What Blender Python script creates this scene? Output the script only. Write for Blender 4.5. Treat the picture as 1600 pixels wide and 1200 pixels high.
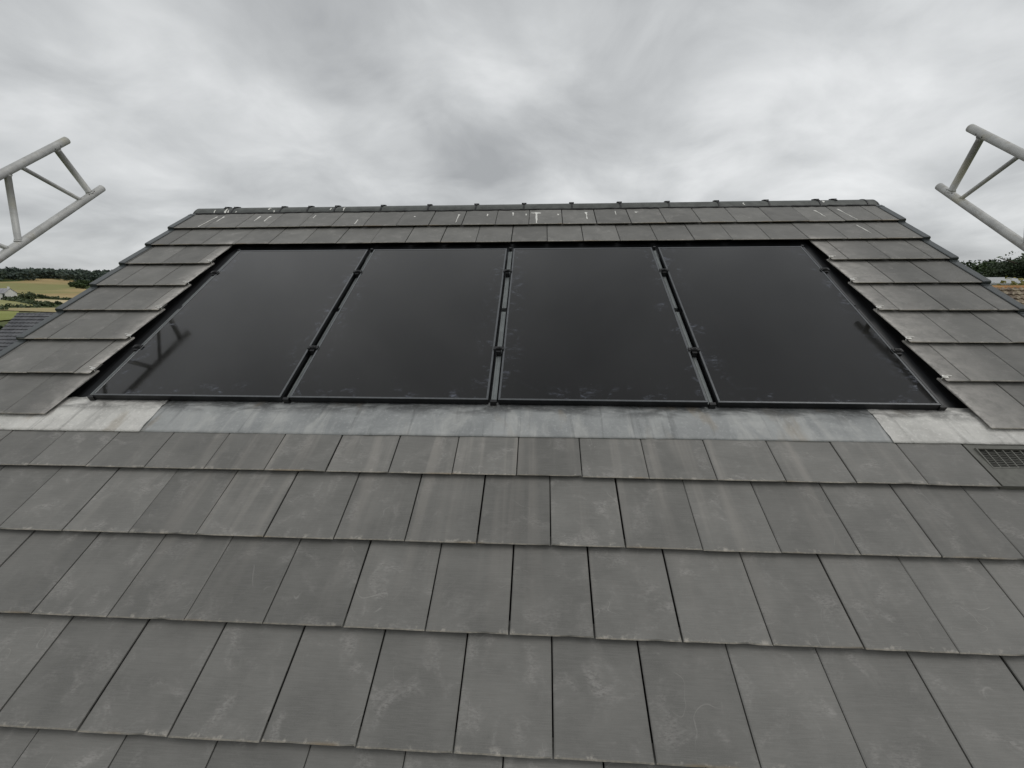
import bpy, bmesh, math, random
from mathutils import Vector, Matrix, noise
random.seed(11)
SC = bpy.context.scene
COL = SC.collection
for o in list(bpy.data.objects): bpy.data.objects.remove(o)

# ------------------------------------------------------------------ camera
PITCH = math.radians(32.0)          # roof pitch
CT, ST = math.cos(PITCH), math.sin(PITCH)
ROOF_Z = 5.6                        # height of the roof frame's origin
def rw(u, v, n):                    # roof frame -> world
    return Vector((u, v*CT - n*ST, ROOF_Z + v*ST + n*CT))
def rd(u, v, n):
    return Vector((u, v*CT - n*ST, v*ST + n*CT))
CR = ((0.99815639, 0.05049435, -0.0336771), (0.00978385, -0.68146602, -0.73178435), (-0.05990077, 0.73010573, -0.68070369))
CAM = rw(-0.05310, -0.24150, 1.71598)
FPX = 719.83
right, down, fwd = rd(*CR[0]), rd(*CR[1]), rd(*CR[2])
cam_d = bpy.data.cameras.new('camera'); cam = bpy.data.objects.new('camera', cam_d); COL.objects.link(cam)
m = Matrix.Identity(4)
for i in range(3):
    m[i][0] = right[i]; m[i][1] = -down[i]; m[i][2] = -fwd[i]; m[i][3] = CAM[i]
cam.matrix_world = m
cam_d.sensor_width = 36.0; cam_d.lens = FPX/1600*36.0; cam_d.clip_start = 0.05; cam_d.clip_end = 8000
SC.camera = cam

# ------------------------------------------------------------------ world (overcast sky), sun, exposure
SUN_EL, SUN_AZ = math.radians(60), math.radians(105)      # high, veiled, to the right
w = bpy.data.worlds.new('World'); SC.world = w; w.use_nodes = True
nt = w.node_tree; nt.nodes.clear()
def N(t, tree=None, **k):
    n = (tree or nt).nodes.new(t)
    for a, b in k.items(): setattr(n, a, b)
    return n
out = N('ShaderNodeOutputWorld'); bg = N('ShaderNodeBackground'); bg.inputs[1].default_value = 1.0
sky = N('ShaderNodeTexSky', sky_type='NISHITA', sun_disc=False, sun_elevation=SUN_EL, sun_rotation=SUN_AZ)
skm = N('ShaderNodeVectorMath', operation='SCALE'); skm.inputs[3].default_value = 0.07
nt.links.new(sky.outputs[0], skm.inputs[0])
tc = N('ShaderNodeTexCoord'); sep = N('ShaderNodeSeparateXYZ'); nt.links.new(tc.outputs['Generated'], sep.inputs[0])
def M(op, a, b=None, tree=None, clamp=False):
    n = (tree or nt).nodes.new('ShaderNodeMath'); n.operation = op; n.use_clamp = clamp
    for i, x in enumerate((a, b)):
        if x is None: continue
        if hasattr(x, 'is_linked'): (tree or nt).links.new(x, n.inputs[i])
        else: n.inputs[i].default_value = x
    return n.outputs[0]
za = M('ADD', M('ABSOLUTE', sep.outputs[2]), 0.30)
cmb = N('ShaderNodeCombineXYZ')
nt.links.new(M('DIVIDE', sep.outputs[0], za), cmb.inputs[0]); nt.links.new(M('DIVIDE', sep.outputs[1], za), cmb.inputs[1])
cmb.inputs[2].default_value = 3.7
def wnoise(scale, detail, rough, dist, off):
    mp = N('ShaderNodeMapping'); mp.inputs['Location'].default_value = off
    nt.links.new(cmb.outputs[0], mp.inputs[0])
    n = N('ShaderNodeTexNoise'); nt.links.new(mp.outputs[0], n.inputs['Vector'])
    n.inputs['Scale'].default_value = scale; n.inputs['Detail'].default_value = detail
    n.inputs['Roughness'].default_value = rough; n.inputs['Distortion'].default_value = dist
    return n.outputs[0]
OFF1, OFF2 = (10.82, -4.34, 0), (-11.15, 5.13, 0)
n1 = wnoise(0.95, 4, 0.5, 0.3, OFF1); n2 = wnoise(2.4, 7, 0.56, 0.4, OFF2)
mixv = M('ADD', M('MULTIPLY', n1, 0.62), M('MULTIPLY', n2, 0.38))
rp = N('ShaderNodeValToRGB'); nt.links.new(mixv, rp.inputs[0])
e = rp.color_ramp.elements
e[0].position = 0.345; e[0].color = (0.375, 0.387, 0.397, 1)
e[1].position = 0.655; e[1].color = (0.88, 0.892, 0.896, 1)
k = e.new(0.48); k.color = (0.575, 0.59, 0.597, 1)
mx = N('ShaderNodeMix', data_type='RGBA'); mx.inputs[0].default_value = 0.95
nt.links.new(skm.outputs[0], mx.inputs[6]); nt.links.new(rp.outputs[0], mx.inputs[7])
zen = N('ShaderNodeVectorMath', operation='SCALE'); nt.links.new(mx.outputs[2], zen.inputs[0])     # overcast: brighter overhead
nt.links.new(M('ADD', M('MULTIPLY', M('ABSOLUTE', sep.outputs[2]), 0.08), 1.035), zen.inputs[3])
nt.links.new(zen.outputs[0], bg.inputs[0]); nt.links.new(bg.outputs[0], out.inputs[0])
sd = bpy.data.lights.new('sun', 'SUN'); sd.energy = 0.6; sd.angle = math.radians(30); sd.color = (1, 0.97, 0.92)
so = bpy.data.objects.new('sun', sd); COL.objects.link(so)
sv = Vector((math.sin(SUN_AZ)*math.cos(SUN_EL), math.cos(SUN_AZ)*math.cos(SUN_EL), math.sin(SUN_EL)))
so.rotation_euler = sv.to_track_quat('Z', 'Y').to_euler(); so.location = (0, -10, 30)
SC.view_settings.view_transform = 'Standard'; SC.view_settings.look = 'None'
SC.view_settings.exposure = 0.0; SC.view_settings.gamma = 1.0
SC.render.engine = 'CYCLES'

# ------------------------------------------------------------------ helpers
def tag(o, label=None, cat=None, group=None, kind=None):
    if label: o['label'] = label
    if cat: o['category'] = cat
    if group: o['group'] = group
    if kind: o['kind'] = kind
    return o
def link(name, me, mat=None, parent=None, smooth=False):
    if mat is not None and not me.materials: me.materials.append(mat)
    o = bpy.data.objects.new(name, me); COL.objects.link(o)
    if parent is not None: o.parent = parent
    if smooth:
        for p in me.polygons: p.use_smooth = True
    return o
def mesh(name, verts, faces):
    me = bpy.data.meshes.new(name); me.from_pydata([tuple(v) for v in verts], [], faces); me.update(); return me
def empty(name, loc=(0, 0, 0)):
    o = bpy.data.objects.new(name, None); COL.objects.link(o); o.location = loc; o.empty_display_size = 0.2; return o
class MB:
    def __init__(s): s.v = []; s.f = []
    def add(s, vs, fs):
        b = len(s.v); s.v += [tuple(v) for v in vs]; s.f += [tuple(b+i for i in f) for f in fs]
    def box(s, x0, x1, y0, y1, z0, z1):
        s.add([(x0,y0,z0),(x1,y0,z0),(x1,y1,z0),(x0,y1,z0),(x0,y0,z1),(x1,y0,z1),(x1,y1,z1),(x0,y1,z1)],
              [(0,3,2,1),(4,5,6,7),(0,1,5,4),(1,2,6,5),(2,3,7,6),(3,0,4,7)])
    def tube(s, pts, r, seg=10, caps=True, r2=None):
        pts = [Vector(p) for p in pts]; rings = []
        up = None
        for i, p in enumerate(pts):
            d = (pts[min(i+1, len(pts)-1)] - pts[max(i-1, 0)]).normalized()
            a = Vector((0, 0, 1)) if abs(d.z) < 0.9 else Vector((1, 0, 0))
            x = d.cross(a).normalized(); y = d.cross(x)
            if up is not None and x.dot(up) < 0: x = -x; y = -y
            up = x
            rr = r if r2 is None else r + (r2-r)*i/(len(pts)-1)
            rings.append([p + x*math.cos(t)*rr + y*math.sin(t)*rr for t in [2*math.pi*k/seg for k in range(seg)]])
        b = len(s.v)
        for rg in rings: s.v += [tuple(q) for q in rg]
        for i in range(len(rings)-1):
            for k in range(seg):
                s.f.append((b+i*seg+k, b+i*seg+(k+1) % seg, b+(i+1)*seg+(k+1) % seg, b+(i+1)*seg+k))
        if caps:
            s.f.append(tuple(b+k for k in range(seg))); s.f.append(tuple(b+(len(rings)-1)*seg+k for k in range(seg))[::-1])
    def build(s, name, mat=None, parent=None, smooth=False):
        return link(name, mesh(name, s.v, s.f), mat, parent, smooth)

# ------------------------------------------------------------------ materials
class Mt:
    def __init__(s, name):
        s.m = bpy.data.materials.new(name); s.m.use_nodes = True; s.t = s.m.node_tree
        s.b = s.t.nodes['Principled BSDF']
    def n(s, t, **k): return N(t, s.t, **k)
    def L(s, a, b): s.t.links.new(a, b)
    def math(s, op, a, b=None, clamp=False): return M(op, a, b, s.t, clamp)
    def mapr(s, x, a, b, c=0.0, d=1.0, smooth=True):
        n = s.n('ShaderNodeMapRange'); n.interpolation_type = 'SMOOTHSTEP' if smooth else 'LINEAR'
        s.L(x, n.inputs[0])
        for i, val in enumerate((a, b, c, d)): n.inputs[i+1].default_value = val
        return n.outputs[0]
    def noise(s, vec, scale, detail=4, rough=0.55, dist=0.0, stretch=None):
        if stretch:
            mp = s.n('ShaderNodeMapping'); mp.inputs['Scale'].default_value = stretch; s.L(vec, mp.inputs[0]); vec = mp.outputs[0]
        n = s.n('ShaderNodeTexNoise'); s.L(vec, n.inputs['Vector'])
        n.inputs['Scale'].default_value = scale; n.inputs['Detail'].default_value = detail
        n.inputs['Roughness'].default_value = rough; n.inputs['Distortion'].default_value = dist
        return n.outputs[0]
    def mix(s, fac, a, b, mode='MIX'):
        n = s.n('ShaderNodeMix', data_type='RGBA', blend_type=mode)
        for i, x in ((0, fac), (6, a), (7, b)):
            if hasattr(x, 'is_linked'): s.L(x, n.inputs[i])
            elif i == 0: n.inputs[0].default_value = x
            else: n.inputs[i].default_value = (*x, 1)
        return n.outputs[2]
    def bump(s, h, strength, dist):
        n = s.n('ShaderNodeBump'); s.L(h, n.inputs['Height']); n.inputs['Strength'].default_value = strength
        n.inputs['Distance'].default_value = dist; s.L(n.outputs[0], s.b.inputs['Normal'])
    def rgb(s, c): s.b.inputs['Base Color'].default_value = (*c, 1)
    def set(s, rough=None, metal=None, spec=None):
        if rough is not None: s.b.inputs['Roughness'].default_value = rough
        if metal is not None: s.b.inputs['Metallic'].default_value = metal
        if spec is not None: s.b.inputs['Specular IOR Level'].default_value = spec
    def col(s, c): s.L(c, s.b.inputs['Base Color'])

def simple(name, c, rough=0.6, metal=0.0, spec=0.5, var=0.25, scale=30, bump=0.0):
    q = Mt(name); t = q.n('ShaderNodeTexCoord')
    ns = q.noise(t.outputs['Object'], scale, 5)
    f = q.mapr(ns, 0.3, 0.7)
    q.col(q.mix(f, tuple(x*(1-var) for x in c), tuple(x*(1+var) for x in c)))
    q.set(rough, metal, spec)
    if bump: q.bump(ns, 0.4, bump)
    return q.m

G = 0.33168      # course gauge
W = 0.295        # tile cover width
T = 0.025        # step between courses
UL, UR = -3.465, 2.975            # outer verges
IL, IR = -2.703, 2.090            # cut edges either side of the panels

def tile_material(roof):
    q = Mt('concrete_tile')
    oc = q.n('ShaderNodeTexCoord'); rc = q.n('ShaderNodeTexCoord', object=roof); oi = q.n('ShaderNodeObjectInfo')
    rnd = oi.outputs['Random']
    off = q.n('ShaderNodeCombineXYZ'); q.L(q.math('MULTIPLY', rnd, 57.0), off.inputs[0]); q.L(q.math('MULTIPLY', rnd, 91.0), off.inputs[1])
    va = q.n('ShaderNodeVectorMath', operation='ADD'); q.L(oc.outputs['Object'], va.inputs[0]); q.L(off.outputs[0], va.inputs[1])
    P = va.outputs[0]
    sp = q.n('ShaderNodeSeparateXYZ'); q.L(oc.outputs['Object'], sp.inputs[0])
    rp = q.n('ShaderNodeSeparateXYZ'); q.L(rc.outputs['Object'], rp.inputs[0])
    big = q.mapr(q.noise(P, 5, 4, 0.6), 0.3, 0.7)
    c = q.mix(big, (0.118, 0.120, 0.110), (0.156, 0.158, 0.145))
    # brushed fine lines running across the tile
    stri = q.noise(P, 1.0, 3, 0.6, 0, (14, 330, 20))
    c = q.mix(q.mapr(stri, 0.42, 0.72, 0, 0.26), c, (0.215, 0.215, 0.204))
    c = q.mix(q.mapr(stri, 0.45, 0.25, 0, 0.22), c, (0.085, 0.087, 0.083))
    grain = q.noise(P, 420, 2, 0.6)
    c = q.mix(q.mapr(grain, 0.35, 0.75, 0, 0.28), c, (0.20, 0.20, 0.19))
    # scuffed pale patches
    sc = q.mapr(q.noise(P, 8.5, 5, 0.6, 0.8), 0.50, 0.74)
    scf = q.mapr(q.noise(P, 1.0, 4, 0.7, 0, (70, 170, 40)), 0.34, 0.60)
    c = q.mix(q.math('MULTIPLY', q.math('MULTIPLY', sc, scf), 0.58), c, (0.30, 0.298, 0.282))
    # thin curved scratches
    ln = q.math('ABSOLUTE', q.math('SUBTRACT', q.noise(P, 4.2, 2, 0.45, 0.6), 0.5))
    lm = q.mapr(q.noise(P, 6.3, 2, 0.5), 0.56, 0.64)
    c = q.mix(q.math('MULTIPLY', q.math('MULTIPLY', q.mapr(ln, 0.0035, 0.0), lm), 0.30), c, (0.36, 0.355, 0.335))
    # rain-washed streaks below the lead apron
    st = q.mapr(q.noise(rc.outputs['Object'], 1.0, 4, 0.55, 0.25, (11.0, 0.55, 1)), 0.48, 0.68)
    stv = q.math('MULTIPLY', q.mapr(rp.outputs[1], 0.05, 1.25), q.mapr(rp.outputs[1], 1.30, 1.24))
    stu = q.math('MULTIPLY', q.mapr(rp.outputs[0], -2.5, -1.8), q.mapr(rp.outputs[0], 2.0, 1.3))
    sf = q.math('MULTIPLY', q.math('MULTIPLY', st, stv), stu)
    c = q.mix(q.math('MULTIPLY', sf, 0.50), c, (0.262, 0.254, 0.230))
    # cement dust beside the cut edges
    du = q.math('MAXIMUM', q.mapr(rp.outputs[0], IL-0.16, IL+0.01), q.math('MULTIPLY', q.mapr(rp.outputs[0], IR+0.34, IR), 1.0))
    dl = q.math('MAXIMUM', q.math('MULTIPLY', q.mapr(rp.outputs[0], IL-0.17, IL+0.0), q.mapr(rp.outputs[0], IL+0.02, IL+0.015)),
                q.math('MULTIPLY', q.mapr(rp.outputs[0], IR+0.42, IR), q.mapr(rp.outputs[0], IR-0.02, IR-0.015)))
    dv = q.math('MULTIPLY', q.mapr(rp.outputs[1], 1.29, 1.31), q.mapr(rp.outputs[1], 3.40, 3.30))
    dn = q.mapr(q.noise(P, 16, 5, 0.65, 0.4), 0.25, 0.68, 0.25, 1.0)
    c = q.mix(q.math('MULTIPLY', q.math('MULTIPLY', q.math('MULTIPLY', dl, dv), dn), 0.72), c, (0.36, 0.352, 0.325))
    dl2 = q.math('MAXIMUM', q.math('MULTIPLY', q.mapr(rp.outputs[0], IL-0.055, IL-0.005), q.mapr(rp.outputs[0], IL+0.02, IL+0.015)),
                 q.math('MULTIPLY', q.mapr(rp.outputs[0], IR+0.055, IR+0.005), q.mapr(rp.outputs[0], IR-0.02, IR-0.015)))
    c = q.mix(q.math('MULTIPLY', q.math('MULTIPLY', q.math('MULTIPLY', dl2, dv), q.mapr(q.noise(P, 30, 5, 0.7, 0.4), 0.36, 0.60)), 0.65), c, (0.47, 0.46, 0.425))
    # chipped, limey bottom edge
    topf = q.mapr(sp.outputs[2], -0.0060, -0.0040)
    ed = q.math('MULTIPLY', q.math('MULTIPLY', q.mapr(sp.outputs[1], 0.026, 0.0), topf), q.mapr(q.noise(P, 26, 4, 0.65), 0.53, 0.68))
    c = q.mix(q.math('MULTIPLY', ed, 0.75), c, (0.39, 0.375, 0.33))
    ed2 = q.math('MULTIPLY', q.math('MULTIPLY', q.mapr(sp.outputs[1], 0.007, 0.0), topf), q.mapr(q.noise(P, 60, 3, 0.6), 0.42, 0.60))
    c = q.mix(q.math('ADD', q.math('MULTIPLY', ed2, 0.45), q.math('MULTIPLY', q.math('MULTIPLY', q.mapr(sp.outputs[1], 0.0065, 0.002), topf), 0.28)), c, (0.36, 0.335, 0.275))
    # brown tint in places on the nib
    br = q.math('MULTIPLY', q.mapr(sp.outputs[1], 0.012, -0.002), q.mapr(q.noise(rc.outputs['Object'], 3.5, 2, 0.5), 0.55, 0.66))
    c = q.mix(q.math('MULTIPLY', br, 0.6), c, (0.20, 0.145, 0.075))
    c = q.mix(1.0, c, (1.035, 1.000, 1.005), 'MULTIPLY')
    hv = q.n('ShaderNodeHueSaturation'); q.L(c, hv.inputs['Color']); q.L(q.mapr(rnd, 0, 1, 0.86, 1.16, False), hv.inputs['Value'])
    q.col(hv.outputs[0])
    q.L(q.mapr(sc, 0, 1, 0.62, 0.78), q.b.inputs['Roughness']); q.set(spec=0.42)
    h = q.math('ADD', q.math('MULTIPLY', stri, 0.5), q.math('ADD', q.math('MULTIPLY', grain, 0.35), q.math('MULTIPLY', q.noise(P, 12, 3), 0.8)))
    q.bump(h, 0.25, 0.0020)
    return q.m

def lead_material(name, c0, c1, streak, roof, rough=0.5, relief=0.006):
    q = Mt(name); rc = q.n('ShaderNodeTexCoord', object=roof); P = rc.outputs['Object']
    a = q.mapr(q.noise(P, 3.2, 5, 0.6, 0.6), 0.3, 0.7)
    c = q.mix(a, c0, c1)
    s = q.mapr(q.noise(P, 1.0, 5, 0.6, 0.9, (9, 2.6, 1)), 0.46, 0.70)
    c = q.mix(q.math('MULTIPLY', s, 0.42), c, streak)
    s2 = q.mapr(q.noise(P, 1.0, 4, 0.6, 0.3, (21, 1.1, 3)), 0.56, 0.72)
    c = q.mix(q.math('MULTIPLY', s2, 0.5), c, tuple(x*0.55 for x in c0))
    rv = q.n('ShaderNodeSeparateXYZ'); q.L(P, rv.inputs[0])
    dark_up = q.math('MULTIPLY', q.mapr(rv.outputs[1], 1.36, 1.43), q.mapr(q.noise(P, 1.0, 4, 0.6, 0.5, (5, 14, 1)), 0.36, 0.60))
    c = q.mix(q.math('MULTIPLY', dark_up, 0.75), c, tuple(x*0.28 for x in c0))     # patchy darkening along the upper edge
    br = q.mapr(q.noise(P, 1.0, 3, 0.6, 0.2, (6, 2.0, 5)), 0.56, 0.70)
    c = q.mix(q.math('MULTIPLY', br, 0.40), c, (0.25, 0.20, 0.135))
    f = q.noise(P, 55, 4, 0.65)
    c = q.mix(q.mapr(f, 0.5, 0.75, 0, 0.3), c, tuple(min(1, x*1.5) for x in c1))
    q.col(c); q.set(rough, 0.0, 0.5)
    q.bump(q.math('ADD', q.noise(P, 24, 4, 0.6, 0.4), q.math('MULTIPLY', f, 0.3)), 0.55, relief)
    return q.m

def glass_material(offset):
    q = Mt('panel_glass'); t = q.n('ShaderNodeTexCoord')
    s = q.n('ShaderNodeSeparateXYZ'); q.L(t.outputs['Object'], s.inputs[0])
    mp = q.n('ShaderNodeMapping'); mp.inputs['Location'].default_value = (offset*3.1, offset*1.7, 0); q.L(t.outputs['Object'], mp.inputs[0]); P = mp.outputs[0]
    PW, PH = 1.087, 1.714
    ex = q.math('MINIMUM', s.outputs[0], q.math('SUBTRACT', PW, s.outputs[0]))
    ey = q.math('MINIMUM', s.outputs[1], q.math('SUBTRACT', PH, s.outputs[1]))
    edge = q.mapr(q.math('MINIMUM', ex, s.outputs[1]), 0.15, 0.012)
    sm = q.mapr(q.noise(P, 5.5, 4, 0.6, 1.8), 0.50, 0.66)
    fine = q.mapr(q.noise(P, 1.0, 4, 0.7, 0.6, (22, 48, 1)), 0.40, 0.75)
    smudge = q.math('MULTIPLY', q.math('MULTIPLY', edge, sm), fine)
    c = q.mix(q.math('MULTIPLY', smudge, 0.42), (0.0040, 0.0037, 0.0037), (0.20, 0.22, 0.28))
    speck = q.math('MULTIPLY', q.mapr(q.noise(P, 85, 2, 0.5), 0.745, 0.80), q.mapr(q.noise(P, 3, 2, 0.5), 0.48, 0.6))
    c = q.mix(q.math('MULTIPLY', speck, 0.35), c, (0.30, 0.31, 0.33))
    film = q.mapr(q.noise(P, 2.4, 4, 0.6, 0.5), 0.35, 0.75)
    c = q.mix(q.math('MULTIPLY', film, 0.003), c, (0.30, 0.29, 0.28))
    # faint cell strings under the glass
    cell = q.math('ABSOLUTE', q.math('SUBTRACT', q.math('FRACT', q.math('DIVIDE', s.outputs[0], PW/6.0)), 0.5))
    c = q.mix(q.mapr(cell, 0.494, 0.499, 0, 0.010), c, (0.4, 0.4, 0.4))
    q.col(c)
    q.set(spec=0.5)
    q.b.inputs['Sheen Weight'].default_value = 0.10; q.b.inputs['Sheen Roughness'].default_value = 0.35     # fine dust
    q.b.inputs['IOR'].default_value = 1.46
    q.L(q.math('ADD', q.mapr(smudge, 0, 1, 0.0, 0.3), q.mapr(film, 0, 1, 0.045, 0.085)), q.b.inputs['Roughness'])
    return q.m

def leaf_material(name, c0, c1, c2=None):
    q = Mt(name); g = q.n('ShaderNodeNewGeometry')
    c = q.mix(g.outputs['Random Per Island'], c0, c1)
    if c2:
        t = q.n('ShaderNodeTexCoord')
        c = q.mix(q.mapr(q.noise(t.outputs['Object'], 0.25, 2), 0.4, 0.65), c, c2)
    q.col(c); q.set(0.65, 0, 0.3)
    return q.m

MAT_BLACK = simple('black_plastic', (0.012, 0.012, 0.013), 0.45, 0, 0.4)
MAT_TRAY = simple('tray_plastic', (0.022, 0.023, 0.025), 0.38, 0, 0.45, 0.15, 4)
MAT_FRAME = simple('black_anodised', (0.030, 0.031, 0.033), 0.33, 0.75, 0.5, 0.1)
MAT_LIP_GLINT = simple('frame_lip_glint', (0.14, 0.145, 0.15), 0.30, 0.85, 0.5, 0.1)  # paler copy of the frame metal, painting in the bright edge reflection
MAT_RAIL = simple('grey_rail', (0.21, 0.226, 0.224), 0.5, 0.3, 0.5, 0.12, 12)
MAT_STEEL = simple('steel_clip', (0.78, 0.77, 0.74), 0.45, 0.6, 0.5, 0.15)
MAT_VERGE = simple('verge_plastic', (0.052, 0.060, 0.062), 0.40, 0, 0.5, 0.15, 9)
MAT_WHITE = simple('dropping_white', (0.72, 0.71, 0.67), 0.8, 0, 0.3, 0.12, 60)
MAT_DECK = simple('underlay', (0.02, 0.02, 0.021), 0.8)
MAT_ROLL = simple('ridge_roll', (0.018, 0.018, 0.018), 0.75, 0, 0.3, 0.3, 60, 0.004)
MAT_RENDER = simple('wall_render', (0.55, 0.52, 0.46), 0.9, 0, 0.2, 0.1, 3)
MAT_FASCIA = simple('white_fascia', (0.75, 0.75, 0.74), 0.5)

# ------------------------------------------------------------------ terrain
def sstep(a, b, x):
    t = min(1, max(0, (x-a)/(b-a))); return t*t*(3-2*t)
def ground_z(x, y):
    dx, dy = x-CAM.x, y-CAM.y; r = math.hypot(dx, dy)
    pts = ((0, 0), (255, 0.0), (330, 1.1), (450, 4.7), (600, 13.5), (800, 27.3), (950, 33), (1300, 38), (4000, 40))
    z = pts[-1][1]
    for (a, za_), (b, zb) in zip(pts, pts[1:]):
        if r < b: z = za_ + (zb-za_)*(r-a)/(b-a); break
    az = math.atan2(dx, dy)
    z += sstep(300, 900, r)*1.2*math.sin(az*9)
    return z - 0.0
def px_dir(px, py):
    return (right*((px-800)/FPX) + down*((py-600)/FPX) + fwd).normalized()
def px_ground(px, py, lim=1100):
    d = px_dir(px, py); h = math.hypot(d.x, d.y); t = 30.0
    while t < lim:
        p = CAM + d*(t/h)
        if p.z < ground_z(p.x, p.y): return p
        t += 1.5
    return CAM + d*(lim/h)
def px_at(px, r, z=None):
    d = px_dir(px, 460); h = math.hypot(d.x, d.y); p = CAM + d*(r/h); p.z = ground_z(p.x, p.y) if z is None else z; return p

def terrain():
    vs = []; fs = []; rs = [0, 8, 20, 40, 70, 110, 160, 210, 255, 290, 330, 370, 410, 450, 490, 530, 570, 610, 660, 710, 760, 800, 850, 900, 950, 1100, 1300, 1800, 2600, 4000]
    na = 96
    for r in rs:
        for a in range(na):
            t = 2*math.pi*a/na; x, y = CAM.x + r*math.sin(t), CAM.y + r*math.cos(t); vs.append((x, y, ground_z(x, y)))
    for i in range(len(rs)-1):
        for a in range(na):
            b = (a+1) % na; fs.append((i*na+a, (i+1)*na+a, (i+1)*na+b, i*na+b) if i else (a, na+a, na+b))
    q = Mt('grassland'); t = q.n('ShaderNodeTexCoord')
    c = q.mix(q.mapr(q.noise(t.outputs['Object'], 0.012, 5), 0.35, 0.65), (0.055, 0.085, 0.028), (0.135, 0.135, 0.055))
    c = q.mix(q.mapr(q.noise(t.outputs['Object'], 0.4, 4), 0.4, 0.7, 0, 0.4), c, (0.05, 0.07, 0.025))
    q.col(c); q.set(0.95, 0, 0.1)
    me = mesh('ground', vs, [f for f in fs])
    o = link('ground', me, q.m, None, True); tag(o, kind='structure')
terrain()

def field(top, bot, c0, c1, cg=None, lift=0.35):
    def samp(l, t):
        x = l[0][0] + (l[-1][0]-l[0][0])*t
        for (a, ya), (b, yb) in zip(l, l[1:]):
            if x <= b+1e-6: return x, ya + (yb-ya)*(x-a)/(b-a)
        return l[-1]
    nx, ny = 22, 14; vs = []; fs = []
    for j in range(ny+1):
        for i in range(nx+1):
            x0, y0 = samp(top, i/nx); x1, y1 = samp(bot, i/nx); s = j/ny
            p = px_ground(x0+(x1-x0)*s, y0+(y1-y0)*s); vs.append((p.x, p.y, ground_z(p.x, p.y)+lift))
    for j in range(ny):
        for i in range(nx):
            a = j*(nx+1)+i; fs.append((a, a+nx+1, a+nx+2, a+1))
    q = Mt('field'); t = q.n('ShaderNodeTexCoord'); P = t.outputs['Object']
    c = q.mix(q.mapr(q.noise(P, 0.02, 5, 0.6), 0.35, 0.65), c0, c1)
    if cg: c = q.mix(q.mapr(q.noise(P, 0.009, 3, 0.5), 0.45, 0.60), c, cg)
    c = q.mix(q.mapr(q.noise(P, 1.0, 5, 0.65, 0.3, (0.05, 0.22, 0.1)), 0.42, 0.7, 0, 0.45), c, tuple(x*0.6 for x in c0))
    q.col(c); q.set(0.95, 0, 0.1)
    tag(link('field', mesh('field', vs, fs), q.m, None, True), kind='structure')
field([(-40, 442), (0, 441), (30, 440), (60, 435.5), (90, 433), (111, 437), (135, 450)],
      [(-40, 455), (0, 456.5), (36, 460), (57, 463), (84, 466), (105, 468.5), (135, 469)], (0.36, 0.27, 0.13), (0.43, 0.33, 0.17), (0.24, 0.24, 0.10))
field([(55, 468), (80, 469), (120, 470.5)], [(55, 471.5), (80, 473.5), (120, 476)], (0.52, 0.44, 0.27), (0.60, 0.51, 0.33))
field([(-40, 467), (0, 469.5), (25, 472), (52, 477)], [(-40, 478), (0, 478.5), (25, 479), (52, 479)], (0.27, 0.27, 0.11), (0.33, 0.32, 0.15))
field([(-40, 482.5), (0, 482.5), (95, 482)], [(-40, 485.5), (0, 486), (95, 489.5)], (0.40, 0.33, 0.18), (0.34, 0.29, 0.15))
field([(-40, 487), (0, 487), (30, 488)], [(-40, 503), (0, 503), (30, 500)], (0.21, 0.235, 0.065), (0.26, 0.275, 0.09))

# ------------------------------------------------------------------ foliage builders
def leaf_quad(mb, p, s, rng):
    n = Vector((rng.gauss(0, 1), rng.gauss(0, 1), rng.gauss(0, 1)+0.7)).normalized()
    a = n.orthogonal().normalized(); b = n.cross(a); t = rng.random()*6.28
    a, b = a*math.cos(t)+b*math.sin(t), b*math.cos(t)-a*math.sin(t)
    k = s*(0.6+0.8*rng.random())
    mb.add([p-a*k, p-b*k*0.55, p+a*k, p+b*k*0.55], [(0, 1, 2, 3)])
def crown_mb(mb, c, rx, rz, nclump, nleaf, ls, rng, flat=1.0):
    for i in range(nclump):
        th = rng.random()*6.28; ph = math.acos(1-2*rng.random()); rr = rng.random()**0.4
        cc = c + 0.82*Vector((rx*rr*math.sin(ph)*math.cos(th), rx*rr*math.sin(ph)*math.sin(th), rz*rr*math.cos(ph)))
        cr = rx*(0.20+0.18*rng.random())
        for k in range(nleaf):
            d = Vector((rng.gauss(0, 1), rng.gauss(0, 1), rng.gauss(0, 1)*flat)).normalized()*cr*(0.15+0.85*rng.random()**0.6)
            leaf_quad(mb, cc+d, ls, rng)
BARK = simple('bark', (0.075, 0.06, 0.045), 0.9, 0, 0.2, 0.4, 6)
def tree(name, label, base, h, rx, mat, nclump, nleaf, ls, seed, group=None, crown_lo=0.35, flat=1.0, cat='tree'):
    rng = random.Random(seed); root = empty(name, base); tag(root, label, cat, group)
    t = MB(); lean = Vector((rng.uniform(-.05, .05)*h, rng.uniform(-.05, .05)*h, 0))
    t.tube([Vector((0, 0, -0.3)), Vector((0, 0, h*0.3))+lean*0.3, Vector((0, 0, h*0.62))+lean*0.7, Vector((0, 0, h*0.9))+lean], h*0.035, 8, True, h*0.006)
    for i in range(6):
        a = rng.random()*6.28; z0 = h*(crown_lo+0.08*i)
        t.tube([Vector((0, 0, z0))+lean*0.5, Vector((math.cos(a)*rx*0.4, math.sin(a)*rx*0.4, z0+h*0.10)), Vector((math.cos(a)*rx*0.8, math.sin(a)*rx*0.8, z0+h*0.16))], h*0.012, 6, True, h*0.003)
    t.build('trunk', BARK, root, True)
    cmb_ = MB(); rz = h*(1-crown_lo)/2
    crown_mb(cmb_, Vector((0, 0, h*crown_lo+rz))+lean*0.7, rx, rz, nclump, nleaf, ls, rng, flat)
    cmb_.build('crown', mat, root)
    return root

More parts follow.
